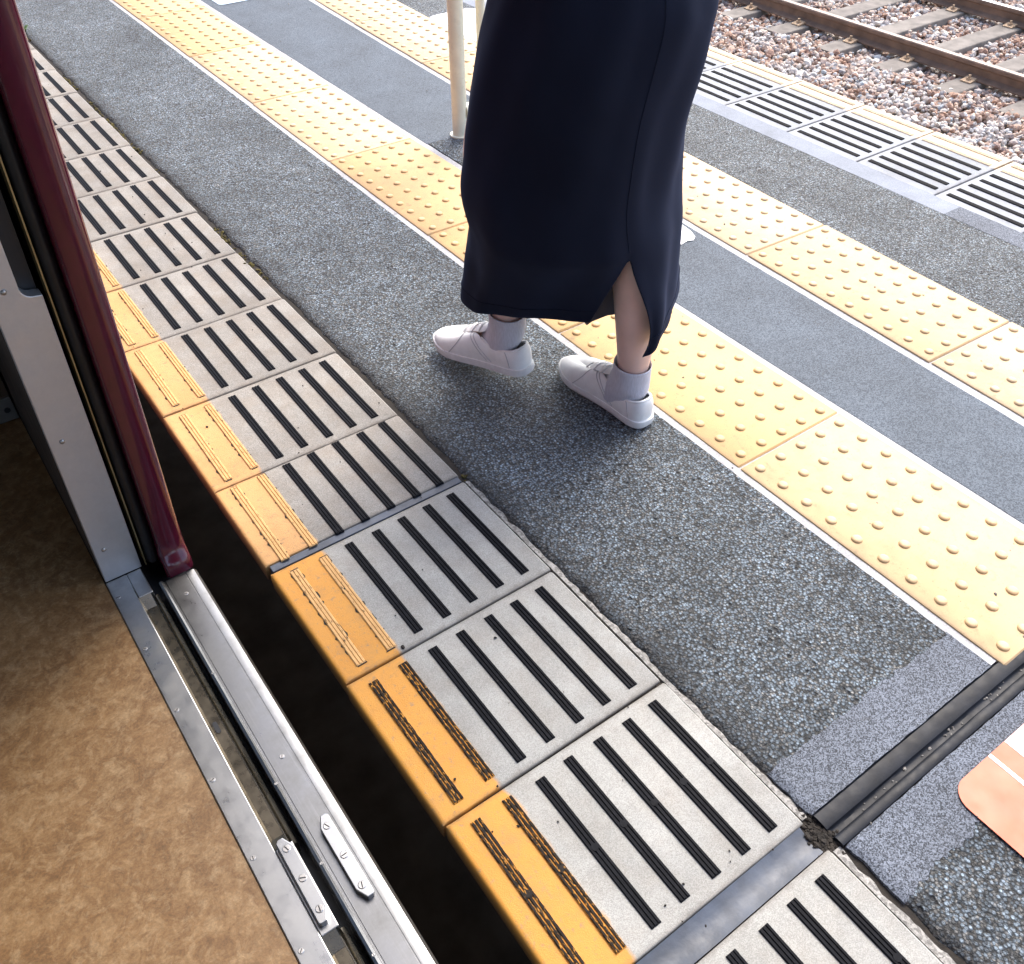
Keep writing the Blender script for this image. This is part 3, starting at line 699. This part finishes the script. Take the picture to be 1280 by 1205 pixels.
tag(stones('loose_grit', 'mortar_grey', xx, yy, np.full(n, .005), .0042, .7), 'loose pale grit scattered over the platform paving', None, None, 'stuff')
n = 90; xx = rng.uniform(-.88, -.5, n); yy = rng.uniform(-.9, 3, n)
tag(stones('loose_grit', 'soil', xx, yy, np.full(n, .001), .0036, .6), 'dark crumbs of grit lying on the edge tiles', None, None, 'stuff')
weed = tag(empty('weed', (-.470, 3.66, -.004)), 'tiny green weed in the joint near the top left', 'weed')
for k in range(9):
    a = k*.7; L = random.uniform(.02, .04); mb = MB(); d = Vector((math.cos(a), math.sin(a), 0)); s = Vector((-d.y, d.x, 0))
    pts = []
    for i, wd in enumerate((.002, .006, .006, .001)):
        q = d*(L*i/3)+Vector((0, 0, .028*math.sin(i/3*1.9))); pts += [q-s*wd, q+s*wd]
    mb.add([tuple(q) for q in pts], [(0,1,3,2), (2,3,5,4), (4,5,7,6)]); mb.build('leaf', 'weed', weed, smooth=True, fix=False)

# ------------------------------------------------------------------ stickers on the paving
def slab_obj(name, pts, z0, z1, mat, parent=None):
    mb = MB(); mb.extrude(pts, 'z', z0, z1); return mb.build(name, mat, parent)
st = tag(empty('floor_sticker', (-.1, -.9, .004)), 'orange floor sticker with white lines beside the rubber joint', 'sticker')
full = rr(-.286, .10, -1.20, -.640, .034, 8)
o = slab_obj('sticker_base', full, .0045, .0055, 'sticker_orange', st); o.location = -Vector(st.location)
o = slab_obj('white_line', [(-.190, -1.199), (-.183, -1.199), (-.183, -.6405), (-.190, -.6405)], .0056, .0060, 'sticker_white', st); o.location = -Vector(st.location)
o = slab_obj('white_field', [(-.148, -1.199), (.099, -1.17), (.099, -.67), (.067, -.6405), (-.148, -.6405)], .0056, .0060, 'sticker_white', st); o.location = -Vector(st.location)
o = slab_obj('floor_marking', rr(.985, 1.235, 2.18, 2.845, .05, 8), .0035, .0045, 'sticker_white'); tag(o, 'white rounded floor marking behind the cream post', 'floor marking')
o = slab_obj('floor_marking', rr(.335, .60, 3.53, 3.95, .02, 5), .0030, .0040, 'sticker_blue'); tag(o, 'pale blue floor marking at the top edge between yellow strips', 'floor marking')
pts = [(.440, .765), (.465, .758), (.49, .762), (.51, .752), (.535, .757), (.552, .75), (.570, .762), (.582, .79), (.588, .83), (.590, .92), (.52, .94), (.44, .93)]
o = slab_obj('floor_marking', pts, .0030, .0038, 'sticker_white'); tag(o, 'worn white floor marking right of the skirt', 'floor marking')

# ------------------------------------------------------------------ cream steel barrier post
bp = tag(empty('steel_barrier', (.47, 1.72, 0)), 'cream painted steel barrier with thick and thin posts behind the skirt', 'barrier')
def bpart(name, f, mat='cream'):
    mb = MB(); f(mb); o = mb.build(name, mat, bp, smooth=45); o.location = -Vector(bp.location); return o
bpart('post', lambda m: m.tube([(.425, 1.72, -.01), (.425, 1.72, .02), (.4245, 1.72, .5), (.424, 1.72, 1.05)], .0245, 20))
bpart('thin_post', lambda m: m.tube([(.516, 1.72, .06), (.516, 1.72, .5), (.516, 1.72, 1.05)], .0145, 16))
bpart('cross_bar', lambda m: m.tube([(.440, 1.716, .078), (.516, 1.716, .078), (.95, 1.716, .078)], .016, 14))
bpart('cross_bar', lambda m: m.tube([(.424, 1.72, 1.05), (.70, 1.72, 1.05), (.95, 1.72, 1.05)], .0245, 16))
bpart('post', lambda m: m.tube([(.95, 1.72, -.01), (.95, 1.72, 1.05)], .0245, 16))
bpart('collar', lambda m: m.tube([(.440, 1.716, .078), (.462, 1.716, .078)], .024, 14))
bpart('base_ring', lambda m: m.tube([(.425, 1.72, .0), (.425, 1.72, .006)], .034, 20))

# ------------------------------------------------------------------ person
person = tag(empty('person', (-.13, .45, 0)), 'person in long navy skirt, grey socks and white shoes walking away', 'person')
def pp(mb, name, mat, parent=person, smooth=True):
    o = mb.build(name, mat, parent, smooth=smooth)
    w = Vector((0,0,0)); q = parent
    while q is not None: w += q.location; q = q.parent
    o.location = -w; return o
# body: one continuous skin-modifier mesh
J = []; E = []; RAD = []
def jn(p, r, par=None):
    J.append(p); RAD.append(r if isinstance(r, tuple) else (r, r))
    if par is not None: E.append((par, len(J)-1))
    return len(J)-1
pel = jn((-.13, .455, .88), (.15, .115))
rh = jn((-.055, .45, .82), .085, pel); rk = jn((-.088, .345, .47), .055, rh); rc = jn((-.091, .298, .33), .0525, rk)
ra = jn((-.088, .287, .155), .0375, rc); rb = jn((-.088, .290, .075), .028, ra); rf = jn((-.098, .40, .030), .014, rb)
lh = jn((-.205, .46, .82), .085, pel); lk = jn((-.208, .63, .48), .055, lh); lc = jn((-.205, .605, .34), .050, lk)
la = jn((-.216, .553, .180), .036, lc); lb = jn((-.220, .555, .105), .028, la); lf = jn((-.258, .66, .060), .014, lb)
wa = jn((-.13, .46, 1.02), (.125, .095), pel); ch = jn((-.13, .47, 1.20), (.145, .105), wa); nk0 = jn((-.13, .475, 1.34), (.075, .06), ch)
nk = jn((-.13, .485, 1.40), .05, nk0); hd = jn((-.13, .505, 1.48), (.068, .08), nk); ht = jn((-.13, .505, 1.56), (.066, .078), hd); jn((-.13, .50, 1.61), .04, ht)
jn((-.13, .588, 1.495), .012, hd)
for sg, sw in ((-1, .10), (1, -.10)):
    sh = jn((-.13+sg*.165, .47, 1.30), .05, ch); el = jn((-.13+sg*.20, .46, 1.06), .038, sh); wr = jn((-.13+sg*.12, .68, 1.09), .024, el)
    pm = jn((-.13+sg*.095, .745, 1.10), (.036, .017), wr)
    for f, (dz, ln) in enumerate(((.028, .06), (.010, .07), (-.008, .066), (-.024, .05))):
        a = jn((-.13+sg*.082, .785, 1.10+dz), .009, pm); jn((-.13+sg*.055, .785+ln*.7, 1.095+dz), .0075, a)
    a = jn((-.13+sg*.075, .73, 1.135), .010, pm); jn((-.13+sg*.055, .76, 1.155), .0085, a)
me = bpy.data.meshes.new('body'); me.from_pydata(J, E, []); me.update()
me.materials.append(MAT['skin'])
body = link('body', me, person); body.location = -Vector(person.location)
sk = body.modifiers.new('skin', 'SKIN'); sk.use_smooth_shade = True
if not me.skin_vertices: 
    bmm = bmesh.new(); bmm.from_mesh(me); bmm.verts.layers.skin.verify(); bmm.to_mesh(me); bmm.free()
for i, r in enumerate(RAD): me.skin_vertices[0].data[i].radius = r
for i in range(len(J)): me.skin_vertices[0].data[i].use_root = (i == 0)
ss = body.modifiers.new('sub', 'SUBSURF'); ss.levels = 2; ss.render_levels = 2
# blouse and hair (above the frame)
mb = MB(); rs = []
for z, a, b, cy in ((.97, .150, .120, .455), (1.05, .148, .118, .46), (1.15, .160, .125, .465), (1.25, .165, .122, .47), (1.32, .150, .10, .475), (1.37, .085, .075, .48)):
    rs.append([(-.13+a*math.cos(q), cy+b*math.sin(q), z) for q in [2*math.pi*k/28 for k in range(28)]])
mb.rings(rs, True, False)
for sg, sw in ((-1, .10), (1, -.10)):
    mb.tube([(-.13+sg*.13, .47, 1.31), (-.13+sg*.175, .468, 1.26), (-.13+sg*.20, .465, 1.07), (-.13+sg*.125, .66, 1.09)], [.065, .062, .052, .042], 14, False)
pp(mb, 'blouse', 'skirt')
mb = MB(); rs = []
for k, (z, r) in enumerate(((1.34, .05), (1.40, .075), (1.48, .088), (1.56, .086), (1.61, .066), (1.635, .02))):
    rs.append([(-.13+r*math.cos(q), .482+(r*1.0)*math.sin(q)*(1 if math.sin(q) < 0 else .55), z) for q in [2*math.pi*j/20 for j in range(20)]])
mb.rings(rs, True, True); pp(mb, 'hair', 'hair')

# skirt: lofted cloth, open at the back vent
AX = Vector((-.13, .45)); rv = Vector((.812, -.583))
lev = [(.405, .003, .214, .190), (.48, -.010, .212, .190), (.56, -.006, .206, .186), (.64, .004, .203, .180), (.72, .022, .204, .174), (.80, .038, .199, .165), (.88, .034, .182, .145), (.95, .034, .160, .128), (1.01, .032, .142, .112)]
hem_ctrl = [(-.130, .224, .198), (-.098, .224, .210), (-.045, .250, .222), (.030, .303, .236), (.080, .372, .246), (.094, .46, .245), (.07, .55, .24), (.00, .635, .23), (-.10, .680, .22),
            (-.21, .670, .208), (-.285, .615, .201), (-.307, .556, .199), (-.290, .510, .208), (-.258, .456, .220), (-.215, .385, .231), (-.178, .329, .240)]
def catmull(P, n):
    P = [Vector(p) for p in P]; out = []; m = len(P)-1
    for k in range(n):
        t = k/(n-1)*m; i = min(int(t), m-1); f = t-i
        a, b, c, d = P[max(i-1, 0)], P[i], P[i+1], P[min(i+2, m)]
        out.append(.5*((2*b)+(c-a)*f+(2*a-5*b+4*c-d)*f*f+(3*b-a-3*c+d)*f**3))
    return out
NU = 121
hem = catmull(hem_ctrl, NU)
ph0 = R(-97)
def ell(z, s0, a, b):
    c = AX+rv*s0; return [Vector((c.x+a*math.cos(ph0+2*math.pi*k/(NU-1)), c.y+b*math.sin(ph0+2*math.pi*k/(NU-1)), z)) for k in range(NU)]
rings = []; top = [ell(*l) for l in lev]
for i in range(10):
    f = i/10; e = f
    r = [h.lerp(t, e) for h, t in zip(hem, top[0])]
    bw = .024*f*(1-f)**2*6.75
    for k in range(NU):
        q = bw*math.exp(-(k/(NU-1))*16); r[k] = r[k]+Vector((rv.x*q, rv.y*q, 0))
    rings.append(r)
for i in range(len(top)-1):
    for j in range(4):
        f = j/4; p0, p1, p2, p3 = top[max(i-1, 0)], top[i], top[i+1], top[min(i+2, len(top)-1)]
        rings.append([.5*((2*b)+(c-a)*f+(2*a-5*b+4*c-d)*f*f+(3*b-a-3*c+d)*f**3) for a, b, c, d in zip(p0, p1, p2, p3)])
rings.append(top[-1])
for i, r in enumerate(rings):
    for k, p in enumerate(r):
        u = k/(NU-1); q = ph0+2*math.pi*u
        wv = .0045*math.sin(5*q+3.1*p.z*3)*(.4+.6*max(0, 1-abs(p.z-.45)/.5)) + .0022*math.sin(11*q-9*p.z) + .006*float(fnoise(u*14+p.z*6, p.z*9))
        wv += .009*float(fnoise(u*7+20+p.z*9, p.z*3.2+u*5))
        if i > 10: wv *= 1
        edge = min(u, 1-u); 
        wv *= min(1, edge*25+.15)
        n = Vector((math.cos(q), math.sin(q), 0)); r[k] = p+n*wv
mb = MB(); n = NU
vs = [tuple(p) for r in rings for p in r]
fs = [(i*n+k, i*n+k+1, (i+1)*n+k+1, (i+1)*n+k) for i in range(len(rings)-1) for k in range(n-1)]
mb.add(vs, fs)
sko = pp(mb, 'skirt', 'skirt')
bmm = bmesh.new(); bmm.from_mesh(sko.data)
tops = [v for v in bmm.verts if v.co.z > .404]; bmesh.ops.remove_doubles(bmm, verts=tops, dist=.0012)
bmesh.ops.recalc_face_normals(bmm, faces=bmm.faces); bmm.to_mesh(sko.data); bmm.free()
seam = [r[0]+Vector((0, -.0006, 0)) for r in rings[11:]]
mb = MB(); mb.tube([tuple(q) for q in seam], .0006, 6); pp(mb, 'back_seam', 'skirt', sko)
for hk in (2,):
    mb = MB(); mb.tube([tuple(p+Vector((math.cos(ph0+2*math.pi*k/(NU-1)), math.sin(ph0+2*math.pi*k/(NU-1)), 0))*.0004) for k, p in enumerate(rings[hk])], .0009, 5); pp(mb, 'hem_stitch', 'skirt', sko)
sl = sko.modifiers.new('thick', 'SOLIDIFY'); sl.thickness = .0022; sl.offset = -1
sb = sko.modifiers.new('sub', 'SUBSURF'); sb.levels = 1; sb.render_levels = 1
mb = MB(); pl2 = [(-.176, .345, .232), (-.135, .385, .190), (-.100, .410, .172), (-.05, .418, .164), (.00, .42, .15), (.05, .39, .15)]
vs = []; 
for p in pl2: vs += [p, (p[0]*.9-.02, p[1]-.02, .40)]
mb.add(vs, [(2*i, 2*i+2, 2*i+3, 2*i+1) for i in range(len(pl2)-1)])
uo = pp(mb, 'vent_underlap', 'skirt', sko)

# shoes and socks
def make_shoe(loc, rz, rx, mirror, sock_path, nm='shoe'):
    root = empty(nm, (0, 0, 0)); root.parent = person
    Mx = Matrix.Translation(loc) @ Euler((rx, 0, rz)).to_matrix().to_4x4() @ Matrix.Translation((0, -.115, 0))
    mxs = -1 if mirror else 1
    half = [(0, .0), (.0015, .013), (.008, .0235), (.022, .0305), (.05, .0335), (.085, .0335), (.12, .036), (.155, .0405), (.185, .0435), (.210, .0425), (.232, .036), (.248, .026), (.258, .014), (.2615, .0)]
    right = [(x*1.0+.002*math.sin(y*12), y) for y, x in half]; left = [(-x*.97+.004*math.sin(y*11), y) for y, x in half]
    out = right + left[-2:0:-1]
    out = catmull([(x, y, 0) for x, y in out+[out[0]]], 61)[:-1]
    def topc(p):
        x, y = p.x, p.y
        if y < .105:
            f = max(0, y/.105); hh = .066-.016*math.sin(f*math.pi*.85)**1.0 + .010*f
            return Vector((x*(.82-.06*f), .007+y*.92, hh))
        f = min(1, (y-.105)/(.2615-.105))
        yy = .1037+f*.085; zz = .072+.012*math.sin(min(1, f*3.2)*math.pi/2)-.036*f**1.15
        return Vector((x*(.76*(1-f)**1.7), yy, zz))
    toe = lambda y: .010*max(0, (y-.19)/.0715)**2
    def sf(p, v):
        t = topc(p); q = v*math.pi/2; f = 1-math.cos(q); g = math.sin(q)
        z0 = .016+toe(p.y)
        bul = .0035*math.sin(v*math.pi)*(1 if p.y > .1 else .5)
        d = Vector((p.x, (p.y-.13)*.5, 0)); d = d.normalized() if d.length > 1e-6 else d
        r = Vector((p.x+(t.x-p.x)*f, p.y+(t.y-p.y)*f, z0+(t.z-z0)*g))+d*bul
        r.z += .0012*math.sin(p.y*150)*math.exp(-((p.y-.185)/.03)**2)*v
        return r
    T = lambda v: tuple(Mx @ Vector((v.x*mxs, v.y, v.z)))
    mb = MB(); mb.rings([[T(sf(p, k/8)) for p in out] for k in range(9)], True, False); up_ = pp(mb, 'upper', 'shoe', root)
    mb = MB(); c = Vector((0, .13, 0))
    def so_(p, s, z): return T(Vector((p.x*s, .13+(p.y-.13)*s, z+(toe(p.y)))))
    mb.rings([[so_(p, .93, 0) for p in out], [so_(p, 1.02, .002) for p in out], [so_(p, 1.045, .010) for p in out], [so_(p, 1.035, .0185) for p in out], [so_(p, .96, .0195) for p in out]], True, True)
    sol = pp(mb, 'sole', 'sole', root, smooth=50)
    rim = [sf(p, 1) for p in out if p.y < .112]
    rim.sort(key=lambda q: math.atan2(q.x, .07-q.y) if True else 0)
    mb = MB(); mb.tube([T(q) for q in rim], .0032, 8); pp(mb, 'collar', 'shoe', up_)
    mb = MB()   # tongue
    tg = []
    for y, z, wd in ((.098, .094, .019), (.112, .090, .021), (.135, .0845, .020), (.165, .072, .016)):
        tg.append([T(Vector((wd*a, y, z-.004*abs(a)*abs(a)*2))) for a in (-1, -.5, 0, .5, 1)])
    mb.rings(tg, False, False); to = pp(mb, 'tongue', 'shoe', up_)
    for k in range(5):
        y = .118+.0135*k; z = .0895-.0042*k-.001*k*k*.5; wd = .021-.0012*k
        mb = MB(); sgn = 1 if k % 2 else -1
        mb.tube([T(Vector((wd*a, y+.004*a*sgn, z+.0015-.011*a*a))) for a in (-1, -.6, -.2, .2, .6, 1)], .0022, 6); pp(mb, 'lace', 'shoe', up_)
    # raised bands on both sides and the seam over the toe and heel
    def line(f, r=.0011, mat='shoe_line'):
        mb = MB(); mb.tube([T(f(i/14)) for i in range(15)], r, 6); pp(mb, 'stitched_band', mat, up_)
    def at(y, side, v):
        c = [p for p in out if (p.x > 0) == (side > 0)]; p = min(c, key=lambda q: abs(q.y-y)); a = sorted(c, key=lambda q: abs(q.y-y))[:2]
        if abs(a[0].y-a[1].y) > 1e-6:
            f = (y-a[0].y)/(a[1].y-a[0].y); p = a[0].lerp(a[1], max(-.2, min(1.2, f)))
        return sf(p, v)
    for sd in (-1, 1):
        line(lambda t: at(.075+.07*t, sd, .12+.80*t)); line(lambda t: at(.088+.07*t, sd, .12+.80*t))
        line(lambda t: at(.19-.02*math.sin(t*3.1), sd, .05+.9*t))
        line(lambda t: at(.028+.012*t, sd, .1+.9*t))
    mb = MB(); rs = []; N2 = 24
    for (c, rx_, ry_) in sock_path:
        rs.append([(c[0]+rx_*math.cos(2*math.pi*k/N2), c[1]+ry_*math.sin(2*math.pi*k/N2), c[2]+(.003*math.sin(2*math.pi*k/N2))) for k in range(N2)])
    rs2 = []
    for i in range(len(rs)-1):
        for j in range(3):
            f = j/3; rs2.append([tuple(np.array(a)*(1-f)+np.array(b)*f+np.array([.0007*math.sin(i*9+j*2.1+k*.26), 0, 0])) for k, (a, b) in enumerate(zip(rs[i], rs[i+1]))])
    rs2.append(rs[-1]); mb.rings(rs2, True, False)
    so2 = pp(mb, 'sock', 'sock'); sm = so2.modifiers.new('thick', 'SOLIDIFY'); sm.thickness = .0018; sm.offset = -1
    sm = so2.modifiers.new('sub', 'SUBSURF'); sm.levels = 1; sm.render_levels = 1
    return root
make_shoe(Vector((-.094, .345, .004)), R(3), 0, False,
          [((-.094, .335, .030), .030, .062), ((-.092, .312, .055), .033, .057), ((-.089, .294, .080), .037, .050), ((-.088, .290, .105), .0385, .0415), ((-.088, .289, .135), .0395, .0405)])
make_shoe(Vector((-.240, .592, .030)), R(17), R(-6), True,
          [((-.238, .592, .064), .030, .058), ((-.229, .568, .090), .033, .052), ((-.222, .552, .115), .037, .047), ((-.218, .548, .140), .039, .042), ((-.216, .552, .168), .040, .041)])
